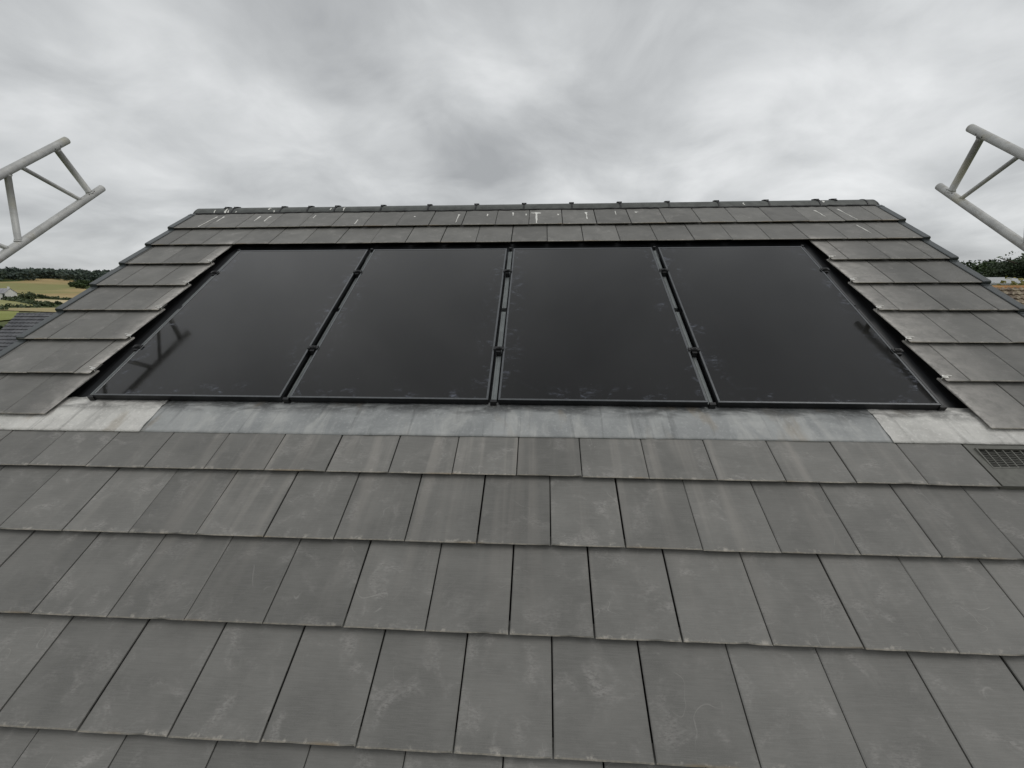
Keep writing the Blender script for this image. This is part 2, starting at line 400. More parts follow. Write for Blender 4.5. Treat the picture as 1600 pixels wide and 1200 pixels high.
LEAF_DARK = leaf_material('leaf_dark', (0.022, 0.036, 0.020), (0.060, 0.085, 0.042))
LEAF_WOOD_HAZE = leaf_material('leaf_wood_haze', (0.042, 0.062, 0.050), (0.095, 0.125, 0.088), (0.058, 0.080, 0.070))  # slight bluish distance haze mixed into the leaf colours
LEAF_HEDGE = leaf_material('leaf_hedge', (0.036, 0.054, 0.026), (0.090, 0.115, 0.055))
LEAF_GREEN = leaf_material('leaf_green', (0.024, 0.044, 0.016), (0.075, 0.11, 0.042))
LEAF_GOLD = leaf_material('leaf_gold', (0.10, 0.11, 0.025), (0.26, 0.23, 0.07))

# far wood along the hill crest
def wood():
    rng = random.Random(5); mb = MB()
    for i in range(430):
        px = rng.uniform(-60, 215); dep = rng.random()
        edge = 812 if px > 55 else 740 - 0.3*(30-px)
        if px > 105: edge = 760 - (px-105)*1.2
        r = edge + dep*(935-edge)
        p = px_at(px, r); h = rng.uniform(8.5, 13.5); rx = rng.uniform(3.6, 6.0)
        c = p + Vector((0, 0, h*0.55))
        for k in range(9):
            d = Vector((rng.gauss(0, 1), rng.gauss(0, 1), rng.gauss(0, 1))).normalized()
            cc = c + Vector((d.x*rx*0.55, d.y*rx*0.55, d.z*h*0.27)); cr = rx*0.48
            for j in range(10):
                e_ = Vector((rng.gauss(0, 1), rng.gauss(0, 1), rng.gauss(0, 1))).normalized()*cr
                leaf_quad(mb, cc+e_, 1.5, rng)
    o = mb.build('woodland', LEAF_WOOD_HAZE); tag(o, 'dark broadleaf wood along the crest of the far hill', 'woodland', kind='stuff')
wood()

def hedge(label, pts, hgt, wid, seed, mat=LEAF_HEDGE):
    rng = random.Random(seed); mb = MB(); P = [px_ground(*p) for p in pts]
    for a, b in zip(P, P[1:]):
        L = (b-a).length; n = max(3, int(L/1.6))
        for i in range(n):
            c = a.lerp(b, (i+rng.random())/n); c.z = ground_z(c.x, c.y)+hgt*rng.uniform(0.3, 0.6)
            for k in range(9):
                d = Vector((rng.gauss(0, 1), rng.gauss(0, 1), rng.gauss(0, 1))).normalized()
                leaf_quad(mb, c+Vector((d.x*wid, d.y*wid, d.z*hgt*0.45)), 0.75, rng)
    o = mb.build('hedge', mat); tag(o, label, 'hedge', 'hedges between the far fields')
hedge('hedge running down from the white farmhouse past the round tree', [(-30, 465), (0, 467), (25, 471.5), (50, 476), (86, 480.5)], 2.6, 1.3, 1)
hedge('low dark hedge below the pale green field', [(-30, 480), (0, 480.5), (63, 481)], 1.8, 1.0, 2)
hedge('short hedge above the bright yellow green field', [(-30, 484.5), (0, 485), (9, 485.5)], 1.4, 0.8, 3)
hedge('hedge along the foot of the big tan hillside field', [(55, 464), (66, 465.5), (84, 467.5), (106, 469.5), (125, 471)], 1.8, 0.9, 4)
hedge('thin hedge at the left foot of the tan field above the farmhouse', [(-30, 455.5), (0, 457), (20, 458.5)], 1.2, 0.8, 6)

def far_tree(label, px, py, hpx, wpx, seed, mat=LEAF_HEDGE, name='hedgerow_tree', group='trees and bushes among the far fields'):
    p = px_ground(px, py); dep = (p-CAM).dot(fwd); s = dep/FPX
    p.z = ground_z(p.x, p.y)
    tree(name, label, p, hpx*s, wpx*s/2, mat, 26, 34, max(0.22, 1.3*s), seed, group, 0.12)
far_tree('large round dark tree beside the white farmhouse', 46, 471, 13.5, 23, 21)
far_tree('small round tree between farmhouse and large round tree', 30, 470, 7, 12, 22)
far_tree('lone round tree at the foot of the tan field', 64, 466.5, 6.5, 10, 23)
far_tree('bushy tree on the hedge below the cream strip', 76, 478, 7, 10, 24)
far_tree('low bush on the hedge beside the roof verge', 91, 476.5, 5.5, 9, 25)
far_tree('low spreading bush under the large round tree', 66, 478.5, 5, 13, 26)
for i, (x, y, h_, w_) in enumerate(((114, 449, 9, 11), (122, 451, 10, 13), (130, 452, 9, 12), (137, 449, 11, 14), (126, 446, 8, 12))):
    far_tree('scrubby bush in the clump at the right edge of the tan field', x, y, h_, w_, 40+i, LEAF_GREEN, 'field_bush', 'scrubby bushes at the edge of the tan field')

# ------------------------------------------------------------------ neighbouring buildings
def course_roof(length, run, pitch, gauge, wave, amp, seed, flat=False):
    """one slope, local: x along ridge 0..length, slopes from ridge (y=0,z=0) down to -y"""
    rng = random.Random(seed); mb = MB(); slope = run/math.cos(pitch); n = int(slope/gauge)
    seg = 4; nx = int(length/wave)*seg
    cp, sp_ = math.cos(pitch), math.sin(pitch)
    def P(x, s, h): return (x, -s*cp - h*sp_*-1*0 - h*sp_, -s*sp_ + h*cp)
    for k in range(n):
        s0 = k*gauge; s1 = s0+gauge+0.02
        vs = []; 
        for i in range(nx+1):
            x = length*i/nx; ph = (i % seg)
            wv = amp*(0.0, 0.8, 1.0, 0.5)[ph] if not flat else (0 if ph else -0.02)
            j = rng.uniform(-0.006, 0.006)
            vs += [P(x, s0, wv), P(x, s1+j, wv+0.065), P(x, s1+j, wv-0.02)]
        fs = []
        for i in range(nx):
            a = i*3; b = a+3
            fs += [(a, a+1, b+1, b), (a+1, a+2, b+2, b+1)]
        mb.add(vs, fs)
    return mb
def tile_far(name, c0, c1, scale=1.2, c2=None):
    q = Mt(name); t = q.n('ShaderNodeTexCoord')
    c = q.mix(q.mapr(q.noise(t.outputs['Object'], scale, 6, 0.7), 0.35, 0.65), c0, c1)
    if c2: c = q.mix(q.mapr(q.noise(t.outputs['Object'], 4, 5, 0.7), 0.5, 0.62), c, c2)
    q.col(c); q.set(0.8, 0, 0.3); return q.m
WIN = simple('window_glass', (0.02, 0.025, 0.03), 0.08, 0, 0.6)
def far_house(name, label, left_top, length, run, pitch, mat, wallmat, seed, gauge=0.33, wave=0.30, amp=0.035, wall_low=0.0, ridge_mat=None, yaw=0.0):
    root = empty(name, (left_top.x, left_top.y, wall_low)); root.rotation_euler.z = yaw; tag(root, label, 'house')
    H = left_top.z-wall_low
    for sgn in (1, -1):
        mb = course_roof(length, run, pitch, gauge, wave, amp, seed)
        o = mb.build('roof', mat, root); o.location = (0, 0, H)
        if sgn < 0: o.scale = (1, -1, 1)
    rd_ = MB(); n = int(length/0.45)
    for i in range(n):
        x0 = length*i/n; x1 = length*(i+1)/n+0.02
        ring = lambda x, r: [(x, r*math.cos(a), H-0.06+r*math.sin(a)) for a in [math.pi*k/6 for k in range(7)]]
        rd_.add(ring(x0, 0.125)+ring(x1, 0.135), [(k, k+1, k+8, k+7) for k in range(6)])
    rd_.build('ridge', ridge_mat or mat, root)
    ez = H - run*math.tan(pitch); wl = MB(); y = run-0.35; ie = 0.15
    e2 = ez+0.35*math.tan(pitch)-0.05; gz = H-0.12
    wl.add([(ie, -y, -0.5), (length-ie, -y, -0.5), (length-ie, y, -0.5), (ie, y, -0.5), (ie, -y, e2), (length-ie, -y, e2), (length-ie, y, e2), (ie, y, e2), (ie, 0, gz), (length-ie, 0, gz)],
           [(0, 1, 5, 4), (1, 2, 6, 9, 5), (2, 3, 7, 6), (3, 0, 4, 8, 7), (0, 3, 2, 1)])
    wl.build('wall', wallmat, root)
    for i in range(3):
        x = length*(0.2+0.3*i); z0 = max(0.9, e2-1.5)
        fr = MB(); fr.box(x-0.6, x+0.6, -y-0.05, -y+0.02, z0, z0+1.15); f_ = fr.build('window', MAT_FASCIA, root)
        gl = MB(); gl.box(x-0.52, x-0.03, -y-0.07, -y-0.03, z0+0.08, z0+1.07); gl.box(x+0.03, x+0.52, -y-0.07, -y-0.03, z0+0.08, z0+1.07); gl.build('pane', WIN, f_)
    fa = MB(); fa.box(0.02, length-0.02, -run-0.01, -run+0.05, ez-0.2, ez-0.02); fa.build('fascia', MAT_FASCIA, root)
    return root
d = px_dir(28, 490); p = CAM + d*(50/math.hypot(d.x, d.y))
far_house('neighbour_house', 'neighbouring house with dark grey pantiled roof below the left verge', p, 11, 4.6, math.radians(41), tile_far('dark_pantile', (0.085, 0.087, 0.095), (0.14, 0.142, 0.15)), MAT_RENDER, 3)
d = px_dir(1540, 448.5); p = CAM + d*(31/math.hypot(d.x, d.y))
far_house('neighbour_house', 'neighbouring house with weathered brown pantiles and orange ridge beyond the right verge', p, 12, 4.8, math.radians(38), tile_far('brown_pantile', (0.10, 0.075, 0.055), (0.22, 0.17, 0.12), 2.0, (0.34, 0.29, 0.21)), MAT_RENDER, 4, 0.31, 0.26, 0.05, 0.0, tile_far('orange_ridge', (0.30, 0.15, 0.06), (0.40, 0.22, 0.09)))
# white farmhouse on the far hillside
def farmhouse():
    p = px_ground(9, 468); dep = (p-CAM).dot(fwd); s = dep/FPX; z = ground_z(p.x, p.y)
    root = empty('farmhouse', (p.x, p.y, z)); tag(root, 'small white gabled farmhouse far off among hedges and fields', 'house')
    L, D, H = 21*s, 7.0, 4.2
    wl = MB(); wl.box(-L/2, L/2, -D/2, D/2, -1, H)
    wl.add([(-L/2, -D/2, H), (-L/2, D/2, H), (-L/2, 0, H+2.6), (L/2, -D/2, H), (L/2, D/2, H), (L/2, 0, H+2.6)], [(0, 1, 2), (3, 5, 4)])
    for gx in (-L*0.28, L*0.12):
        wl.box(gx-1.8, gx+1.8, -D/2-1.6, -D/2+0.1, -1, H)
        wl.add([(gx-1.8, -D/2-1.6, H), (gx+1.8, -D/2-1.6, H), (gx, -D/2-1.6, H+2.0)], [(0, 1, 2)])
    wm = simple('white_wall', (0.72, 0.71, 0.68), 0.8, 0, 0.2, 0.06, 1)
    wl.build('wall', wm, root)
    rf = MB(); gm = simple('pale_slate', (0.30, 0.30, 0.31), 0.7, 0, 0.3, 0.15, 1)
    for sg in (-1, 1):
        rf.add([(-L/2-.3, sg*(D/2+.4), H-.25), (L/2+.3, sg*(D/2+.4), H-.25), (L/2+.3, 0, H+2.75), (-L/2-.3, 0, H+2.75), (-L/2-.3, sg*(D/2+.4), H-.1), (L/2+.3, sg*(D/2+.4), H-.1), (L/2+.3, 0, H+2.95), (-L/2-.3, 0, H+2.95)], [(0,1,2,3),(4,5,6,7),(0,1,5,4),(0,3,7,4),(1,2,6,5)])
    for gx in (-L*0.28, L*0.12):
        for sg in (-1, 1):
            rf.add([(gx+sg*2.1, -D/2-1.9, H-.3), (gx, -D/2-1.9, H+2.15), (gx, 0, H+2.15), (gx+sg*2.1, -0.4, H-.3)], [(0, 1, 2, 3)])
    r = rf.build('roof', gm, root)
    for cx in (-L*0.42, L*0.4):
        c = MB(); c.box(cx-.4, cx+.4, -.4, .4, H+2.2, H+4.0); c.build('chimney', wm, r)
    for x in (-L*0.28, -L*0.1, L*0.12, L*0.30, L*0.43):
        for zz in (0.8, 2.6):
            y0 = -D/2-1.6 if abs(x+L*0.28) < .1 or abs(x-L*0.12) < .1 else -D/2
            b = MB(); b.box(x-.5, x+.5, y0-.06, y0+.03, zz, zz+1.1); b.build('window', WIN, root)
farmhouse()
# pale roofed shed and planting on the right
p = px_at(1574, 62, 0)
sh = empty('shed', p); tag(sh, 'low shed with pale grey roof behind the brown tiled house', 'shed')
dzz = CAM.z + 62*0.0235
b = MB(); b.box(-3.6, 3.2, 0.0, 4.0, -0.5, dzz-0.5); b.build('wall', MAT_RENDER, sh)
b = MB(); b.add([(-4, -.4, dzz-.65), (3.6, -.4, dzz-.65), (3.6, 4.4, dzz), (-4, 4.4, dzz), (-4, -.4, dzz-.5), (3.6, -.4, dzz-.5), (3.6, 4.4, dzz+.15), (-4, 4.4, dzz+.15)], [(0,3,2,1),(4,5,6,7),(0,1,5,4),(1,2,6,5),(2,3,7,6),(3,0,4,7)])
b.build('roof', simple('pale_sheet', (0.36, 0.37, 0.37), 0.6), sh)
tree('golden_shrub', 'rounded yellow green shrub rising behind the orange ridge', px_at(1612, 44, 0), 8.3, 3.4, LEAF_GOLD, 60, 50, 0.16, 71, None, 0.25, 1.0, 'shrub')
RT = 'dark trees beyond the right verge'
tree('broadleaf_tree', 'dark rounded tree just above the right verge steps', px_at(1505, 96), 11.6, 5.2, LEAF_DARK, 170, 120, 0.25, 72, RT, 0.2)
tree('broadleaf_tree', 'dark green spreading tree above the pale shed roof', px_at(1540, 92), 11.6, 5.6, LEAF_GREEN, 180, 120, 0.24, 73, RT, 0.2)
tree('broadleaf_tree', 'dense dark tree behind the open branched pine', px_at(1590, 104), 11.8, 6.4, LEAF_DARK, 190, 120, 0.26, 74, RT, 0.2)
tree('pine_tree', 'tall dark pine with open layered branches and sky showing through', px_at(1618, 80), 12.4, 5.0, LEAF_DARK, 60, 220, 0.16, 75, None, 0.40, 0.30)
tree('broadleaf_tree', 'dark tree standing in front of the pine behind the shed', px_at(1562, 84), 9.9, 4.6, LEAF_DARK, 150, 120, 0.23, 76, RT, 0.2)
far_tree('dark leafy bush beside the gable of the dark roofed house', -4, 535, 32, 34, 77, LEAF_DARK, 'garden_bush', None)

# ------------------------------------------------------------------ the house with its roof
house = empty('house', (0, 0, 0)); tag(house, 'house whose dark grey flat tiled roof carries the solar panels', 'house')
deck = MB(); VE, VR = -0.72, 4.12
deck.box(UL+0.03, UR-0.03, VE, VR-0.06, -0.16, -0.115)
roof = deck.build('roof_slope', MAT_DECK, house)
roof.location = (0, 0, ROOF_Z); roof.rotation_euler = (PITCH, 0, 0)
TILE = tile_material(roof)

_cache = {}
def tile_mesh(wd, var, cutL=False, cutR=False, length=None):
    key = (round(wd, 3), var, cutL, cutR, length)
    if key in _cache: return _cache[key]
    rng = random.Random(hash((round(wd*1000), var, cutL, cutR)) & 0xffff)
    L = length or G+0.055; seg = 9 if wd > 0.15 else 5; ny = 5 if (cutL or cutR) else 1
    vs = []; fs = []
    xs = [0.0] + [0.004+(wd-0.008)*i/(seg-2) for i in range(seg-1)] + [wd]
    chip = [max(0, rng.gauss(0.0004, 0.0005)) for _ in xs]
    if rng.random() < 0.5: chip[rng.randrange(seg+1)] = rng.uniform(0.002, 0.005)
    ys = [0.0, 0.0035] + [0.0035+(L-0.0035)*(j+1)/ny for j in range(ny)]
    def xoff(i, j):
        if cutR and i == seg: return rng.uniform(-0.0025, 0.0015) - (0.008 if j == 0 else 0)
        if cutL and i == 0: return rng.uniform(-0.0015, 0.0025) + (0.008 if j == 0 else 0)
        return 0
    for j, y in enumerate(ys):
        for i, x in enumerate(xs):
            yy = y + (chip[i] if j < 2 else 0)
            n = -T*yy/G - (0.0022 if j == 0 else 0) - (chip[i]*0.35 if j == 0 else 0)
            if j > 1 or j == 1:
                if i in (0, seg): n -= 0.0022
            vs.append((x+xoff(i, j), yy, n))
    nx = seg+1
    for j in range(len(ys)-1):
        for i in range(seg): a = j*nx+i; fs.append((a, a+1, a+nx+1, a+nx))
    # thin slab with a foot underneath that rests on the course below, so the nose and cut sides overhang an open gap
    b0 = len(vs); slab = 0.0090
    for i, x in enumerate(xs): vs.append((vs[i][0], 0.003+chip[i]*0.5, -slab+0.001))
    for i in range(seg): fs.append((i+1, i, b0+i, b0+i+1))
    last = (len(ys)-1)*nx; c0 = len(vs); dn = -T*L/G-slab; xl, xr = vs[last][0], vs[last+seg][0]
    vs += [(xl, L, dn), (xr, L, dn)]
    fs.append(tuple([b0] + [j*nx for j in range(len(ys))] + [c0]))
    fs.append(tuple([c0+1] + [j*nx+seg for j in reversed(range(len(ys)))] + [b0+seg]))
    fs.append(tuple(list(range(last, last+seg+1)) + [c0+1, c0]))
    fs.append(tuple([b0+i for i in range(seg+1)] + [c0+1, c0])[::-1])
    ins = min(0.045, wd*0.25); f0 = len(vs)
    for y in (0.060, 0.120):
        for x in (ins, wd-ins): vs += [(x, y, -T*y/G-slab+0.001), (x, y, -T*y/G-T-0.001)]
    fs += [(f0, f0+2, f0+3, f0+1), (f0+4, f0+5, f0+7, f0+6), (f0, f0+1, f0+5, f0+4), (f0+2, f0+6, f0+7, f0+3), (f0+1, f0+3, f0+7, f0+5)]
    me = mesh('roof_tile', vs, fs); me.materials.append(TILE); _cache[key] = me
    return me
rng = random.Random(3)
def put_tile(u0, u1, k, cutL=False, cutR=False, length=None):
    gap = rng.choice((0.0036, 0.0046, 0.0056, 0.0072))
    wd = u1-u0-(0 if cutR else gap)
    full = abs((u1-u0)-W) < 1e-6
    wd = (round(wd, 4) if full else round(wd, 3))
    me = tile_mesh(wd, rng.randrange(3) if full else 0, cutL, cutR, length)
    o = bpy.data.objects.new('roof_tile', me); COL.objects.link(o); o.parent = roof
    o.location = (u0, k*G + rng.gauss(0, 0.0012), rng.gauss(0, 0.0007))
    o.rotation_euler = (rng.gauss(0, 0.0012), rng.gauss(0, 0.0012), rng.gauss(0, 0.0012))
TL, TR = UL+0.012, UR-0.012
def row(k, a, b, cutL=False, cutR=False, length=None, skip=None):
    ph = 0.0 if k % 2 == 0 else 0.5
    sh_ = {3: -0.004, 11: -0.012}.get(k, 0.0)
    js = [a] + [ (i+ph)*W+sh_ for i in range(-14, 14) if a+0.05 < (i+ph)*W+sh_ < b-0.05] + [b]
    for i, (x0, x1) in enumerate(zip(js, js[1:])):
        if skip and skip(x0, x1): continue
        put_tile(x0, x1, k, cutL and i == 0, cutR and i == len(js)-2, length)
VENT = []
def is_vent(x0, x1):
    if abs(x0-(6.5*W-0.004)) < 0.02: VENT.append((x0, x1)); return True
for k in (-2, -1, 0, 1, 2): row(k, TL, TR)
row(3, TL, TR, skip=is_vent)
for k in range(4, 10):
    row(k, TL, IL, cutR=True); row(k, IR, TR, cutL=True)
row(10, TL, TR); row(11, TL, TR, length=0.405)

# vent tile with louvred grille
def vent_tile():
    x0, x1 = VENT[0]; wd = x1-x0-0.003; L = G+0.055; mb = MB()
    gx0, gx1, gy0, gy1 = 0.035, wd-0.035, 0.105, 0.208
    def n(y): return -T*y/G
    def plate(a, b, c, e_):
        mb.add([(a, c, n(c)), (b, c, n(c)), (b, e_, n(e_)), (a, e_, n(e_)), (a, c, n(c)-T-.001), (b, c, n(c)-T-.001), (b, e_, n(e_)-T-.001), (a, e_, n(e_)-T-.001)],
               [(0, 1, 2, 3), (7, 6, 5, 4), (0, 4, 5, 1), (1, 5, 6, 2), (2, 6, 7, 3), (3, 7, 4, 0)])
    plate(0, wd, 0, gy0); plate(0, wd, gy1, L); plate(0, gx0, gy0+.0002, gy1-.0002); plate(gx1, wd, gy0+.0002, gy1-.0002)
    for (a, b, c, e_) in ((gx0-.006, gx1+.006, gy0-.006, gy0), (gx0-.006, gx1+.006, gy1, gy1+.006), (gx0-.006, gx0, gy0, gy1), (gx1, gx1+.006, gy0, gy1)):   # moulded rim
        mb.box(a, b, c, e_, n(gy1)-.014, n(gy0)+.002)
    for i in range(1, 6):
        x = gx0+(gx1-gx0)*i/6; mb.box(x-.0022, x+.0022, gy0, gy1, n(gy1)-.012, n(gy1)+.004)
    for i in range(1, 10):
        y = gy0+(gy1-gy0)*i/10; mb.box(gx0, gx1, y-.0012, y+.0012, n(y)-.010, n(y)-.0030)
    o = mb.build('vent_tile', simple('vent_plastic', (0.125, 0.124, 0.110), 0.65, 0, 0.35, 0.12, 40), roof)
    o.location = (x0, 3*G, 0); o['label'] = 'vent tile with a louvred grille'
    bk = MB(); bk.box(gx0-.005, gx1+.005, gy0-.005, gy1+.005, n(gy1)-.035, n(gy1)-.028)
    b_ = bk.build('vent_backing', MAT_BLACK, roof); b_.location = (x0, 3*G, 0)
vent_tile()

# dry verge caps
def verge_mesh(side):
    mb = MB(); L = G+0.022; wd = 0.058; up = 0.007; th = 0.004
    def n(y): return -T*y/G
    x_in, x_out = (wd, 0) if side < 0 else (0, wd)
    prof = lambda y: [(x_in, y, n(y)+up-0.003), (x_in+(x_out-x_in)*0.08, y, n(y)+up), (x_in+(x_out-x_in)*0.9, y, n(y)+up+0.002), (x_out, y, n(y)+up-0.006), (x_out, y, n(y)-0.115)]
    rows_ = [0.0, 0.004, L-0.03, L]
    vs = []
    for i, y in enumerate(rows_):
        pr = prof(y)
        if i == 0: pr = [(a, b, c-0.003) for a, b, c in pr]
        vs += pr
    fs = []
    for r in range(3):
        for k in range(4): fs.append((r*5+k, r*5+k+1, (r+1)*5+k+1, (r+1)*5+k))
    b = len(vs); vs += [(x_in, 0.001, -T-0.002), (x_out, 0.001, -T-0.002)]
    fs.append((0, 1, 2, 3, b+1, b)); fs.append((3, 4, b+1))
    mb.add(vs, fs)
    # raised joint lip at the upper end
    mb.box(min(x_in, x_out)+0.004, max(x_in, x_out)-0.004, L-0.040, L-0.030, n(L)+up-0.002, n(L)+up+0.006)
    me = mesh('verge_cap', mb.v, mb.f); me.materials.append(MAT_VERGE); return me
vm = {-1: verge_mesh(-1), 1: verge_mesh(1)}
for k in range(-2, 12):
    for s in (-1, 1):
        o = bpy.data.objects.new('verge_cap', vm[s]); COL.objects.link(o); o.parent = roof
        o.location = (UL if s < 0 else UR-0.058, k*G+rng.gauss(0, .0015), 0.0)

# ridge tiles, clips and roll
RC, RR = (4.088, -0.1635), 0.150
def rpt(u, a, r):
    e1 = (CT, -ST); e2 = (ST, CT); c, s = math.cos(a), math.sin(a)
    return (u, RC[0]+r*(c*e1[0]+s*e2[0]), RC[1]+r*(c*e1[1]+s*e2[1]))
RJ = [-3.39, -2.965, -2.495, -2.235, -1.975, -1.535, -1.093, -0.652, -0.212, 0.222, 0.655, 1.083, 1.517, 1.948, 2.38, 2.775, 2.905]
RJ = [-3.445] + [-0.05+(u+0.05)*1.035 for u in RJ[1:-1]] + [2.955]
RIDGE = simple('ridge_concrete', (0.070, 0.075, 0.069), 0.55, 0, 0.45, 0.28, 14, 0.002)
A0, A1 = math.radians(31), math.radians(149)
for i, (a, b) in enumerate(zip(RJ, RJ[1:])):
    mb = MB(); NA = 14; r0 = RR+rng.gauss(0, .001)
    for x_, r_ in ((a+.002, r0), (b-.002, r0), (b-.002, r0-.016), (a+.002, r0-.016)):
        mb.v += [rpt(x_, A0+(A1-A0)*k/NA, r_) for k in range(NA+1)]
    for r_ in range(4):
        for k in range(NA): q0 = r_*(NA+1)+k; q1 = ((r_+1) % 4)*(NA+1)+k; mb.f.append((q0, q0+1, q1+1, q1))
    mb.f.append((0, NA+1, 2*NA+2, 3*NA+3)); mb.f.append((NA, 3*NA+3+NA, 2*NA+2+NA, NA+1+NA))
    mb.build('ridge_tile', RIDGE, roof)
def ridge_clip(u, block=True, strap=True):
    mb = MB(); NA = 14
    if strap:
        for x_, r_ in ((u-.007, RR+.004), (u+.007, RR+.004), (u+.007, RR-.002), (u-.007, RR-.002)):
            mb.v += [rpt(x_, A0+(A1-A0)*k/NA, r_) for k in range(NA+1)]
        for r_ in range(4):
            for k in range(NA): q0 = r_*(NA+1)+k; q1 = ((r_+1) % 4)*(NA+1)+k; mb.f.append((q0, q0+1, q1+1, q1))
    if block:
        for (hw, a_, b_, r0, r1) in ((.022, 1.50, 1.80, RR-.004, RR+.012), (.011, 1.80, 2.05, RR-.004, RR+.008)):
            vs = [rpt(u+sx*hw, an, r) for sx in (-1, 1) for an in (a_, b_) for r in (r0, r1)]
            mb.add(vs, [(0, 1, 3, 2), (4, 6, 7, 5), (0, 4, 5, 1), (2, 3, 7, 6), (1, 5, 7, 3), (0, 2, 6, 4)])
    mb.build('ridge_clip', MAT_BLACK, roof)
for u in RJ[1:-2]: ridge_clip(u)
ridge_clip(2.62, True, False); ridge_clip(-3.16, True, False); ridge_clip(RJ[-2], False, True)
for u, s in ((RJ[0]-.004, -1), (RJ[-1]+.004, 1)):      # ridge end caps
    mb = MB(); NA = 14; mb.v = [rpt(u, A0+(A1-A0)*k/NA, RR) for k in range(NA+1)]+[rpt(u+s*.02, A0+(A1-A0)*k/NA, RR*0.93) for k in range(NA+1)]
    for k in range(NA): mb.f.append((k, k+1, NA+1+k+1, NA+1+k))
    mb.f.append(tuple(range(NA+1, 2*NA+2))); mb.f.append(tuple(range(NA+1)))
    mb.build('ridge_end', MAT_VERGE, roof)
mb = MB(); vs = []; fs = []; nn = 160
for i in range(nn+1):
    u = UL+.05+(UR-UL-.1)*i/nn; j = rng.uniform(-.008, .006); h = rng.uniform(-.003, .004)
    vs += [(u, 4.000+j, -.030+h), (u, 4.006+j, -.019+h), (u, 4.05, -.028), (u, 4.09, -.045)]
for i in range(nn):
    for k in range(3): a = i*4+k; fs.append((a, a+4, a+5, a+1))
mb.add(vs, fs); mb.build('ridge_roll', MAT_ROLL, roof)

# lead apron below the panels
LEAD = lead_material('lead_patina', (0.205, 0.213, 0.213), (0.32, 0.327, 0.322), (0.48, 0.475, 0.45), roof, 0.48)
LEADN = lead_material('lead_new', (0.43, 0.42, 0.395), (0.62, 0.605, 0.57), (0.66, 0.65, 0.615), roof, 0.55, 0.016)
def flashing(u0, u1, mat, crumple, lift, seed, b0=1.228, b1=1.228, sk0=0.0, sk1=0.0, label=None):
    rg = random.Random(seed); nx = max(12, int((u1-u0)/0.022)); ny = 14; vs = []; fs = []
    for i in range(nx+1):
        t = i/nx; u = u0+(u1-u0)*t; vb = b0+(b1-b0)*t + 0.0022*noise.noise(Vector((u*5, seed, 0)))
        for j in range(ny+1):
            s = j/ny; v = vb + (1.505-vb)*s
            if i == 0: uu = u0+sk0*s
            elif i == nx: uu = u1+sk1*s
            else: uu = u + (sk0*(1-t)+sk1*t)*s
            base = -T*(v-3*G)/G + 0.0018 + lift
            if v > 1.42: base -= (v-1.42)*0.22
            w_ = min(1, s*6+0.15)
            d = (noise.noise(Vector((u*9, v*9, seed*3.1)))+0.6*noise.noise(Vector((u*24, v*20, seed*1.7)))) * crumple*w_
            d = max(d, -0.0012) if s < 0.7 else d
            vs.append((uu, v, base+abs(d)))
    for i in range(nx):
        for j in range(ny): a = i*(ny+1)+j; fs.append((a, a+ny+1, a+ny+2, a+1))
    b = len(vs)                                        # turned-down lower edge
    for i in range(nx+1): q = vs[i*(ny+1)]; vs.append((q[0], q[1]+.0005, q[2]-.0035))
    for i in range(nx): fs.append((i*(ny+1), b+i, b+i+1, (i+1)*(ny+1)))
    o = link('flashing_sheet', mesh('flashing_sheet', vs, fs), mat, roof, True)
    if label: o['label'] = label
flashing(-3.38, -2.108, LEADN, 0.011, 0.0035, 1, 1.222, 1.226, 0, -0.015, 'crumpled pale lead sheet under the left cut tiles')
flashing(-2.16, -0.880, LEAD, 0.0030, 0.0005, 2, 1.228, 1.230)
flashing(-0.93, 0.464, LEAD, 0.0030, 0.0030, 3, 1.230, 1.236, 0, 0.004)
flashing(0.41, 1.66, LEAD, 0.0030, 0.0008, 4, 1.238, 1.240)
flashing(1.605, 2.90, LEADN, 0.011, 0.0035, 5, 1.236, 1.238, 0.012, 0, 'crumpled pale lead sheet under the right cut tiles')

# tile clips on the cut edges
def clip_mesh(s):
    mb = MB(); r = 0.0028
    mb.tube([(-s*.034, .012, .0050), (-s*.016, .013, .0055), (s*.006, .004, .007), (s*.008, .000, -.010), (s*.004, .002, -.016)], r, 6)
    mb.box(-.016 if s > 0 else -.012, .012 if s > 0 else .016, -.004, .014, .0005, .0045)
    me = mesh('tile_clip', mb.v, mb.f); me.materials.append(MAT_STEEL); return me
cmsh = {1: clip_mesh(1), -1: clip_mesh(-1)}
for k in range(5, 10):
    for s, u in ((1, IL), (-1, IR)):
        o = bpy.data.objects.new('tile_clip', cmsh[s]); COL.objects.link(o); o.parent = roof
        o.location = (u-s*0.002, k*G+0.024+rng.gauss(0, .004), 0); o.rotation_euler.z = rng.gauss(0, .12)

# bird droppings on the upper courses
def dropping(pts, wd, k):
    mb = MB(); n = len(pts)
    for i, (u, v) in enumerate(pts):
        h = -T*(v-k*G)/G; ww = wd*(0.35+1.1*rng.random())*(1.7 if i == 0 else 0.85*(1-0.5*i/n))
        mb.v += [(u-ww, v, h+.0004), (u-ww*.6, v+.003, h+.0026), (u+ww*.6, v-.002, h+.0026), (u+ww, v, h+.0004)]
    for i in range(n-1):
        for j in range(3): a = i*4+j; mb.f.append((a, a+1, a+5, a+4))
    mb.f.append((0, 3, 2, 1)); b = (n-1)*4; mb.f.append((b, b+1, b+2, b+3))
    mb.build('bird_dropping', MAT_WHITE, roof)
def streak(u, v0, v1, wd, k, n=7, du=0.0):
    dropping([(u+du*i/(n-1)+rng.gauss(0, wd*.25), v0+(v1-v0)*i/(n-1)) for i in range(n)], wd, k)
streak(-0.094, 3.935, 3.66, 0.012, 11); streak(-0.120, 3.927, 3.910, 0.020, 11, 3); streak(-0.068, 3.927, 3.907, 0.018, 11, 3)
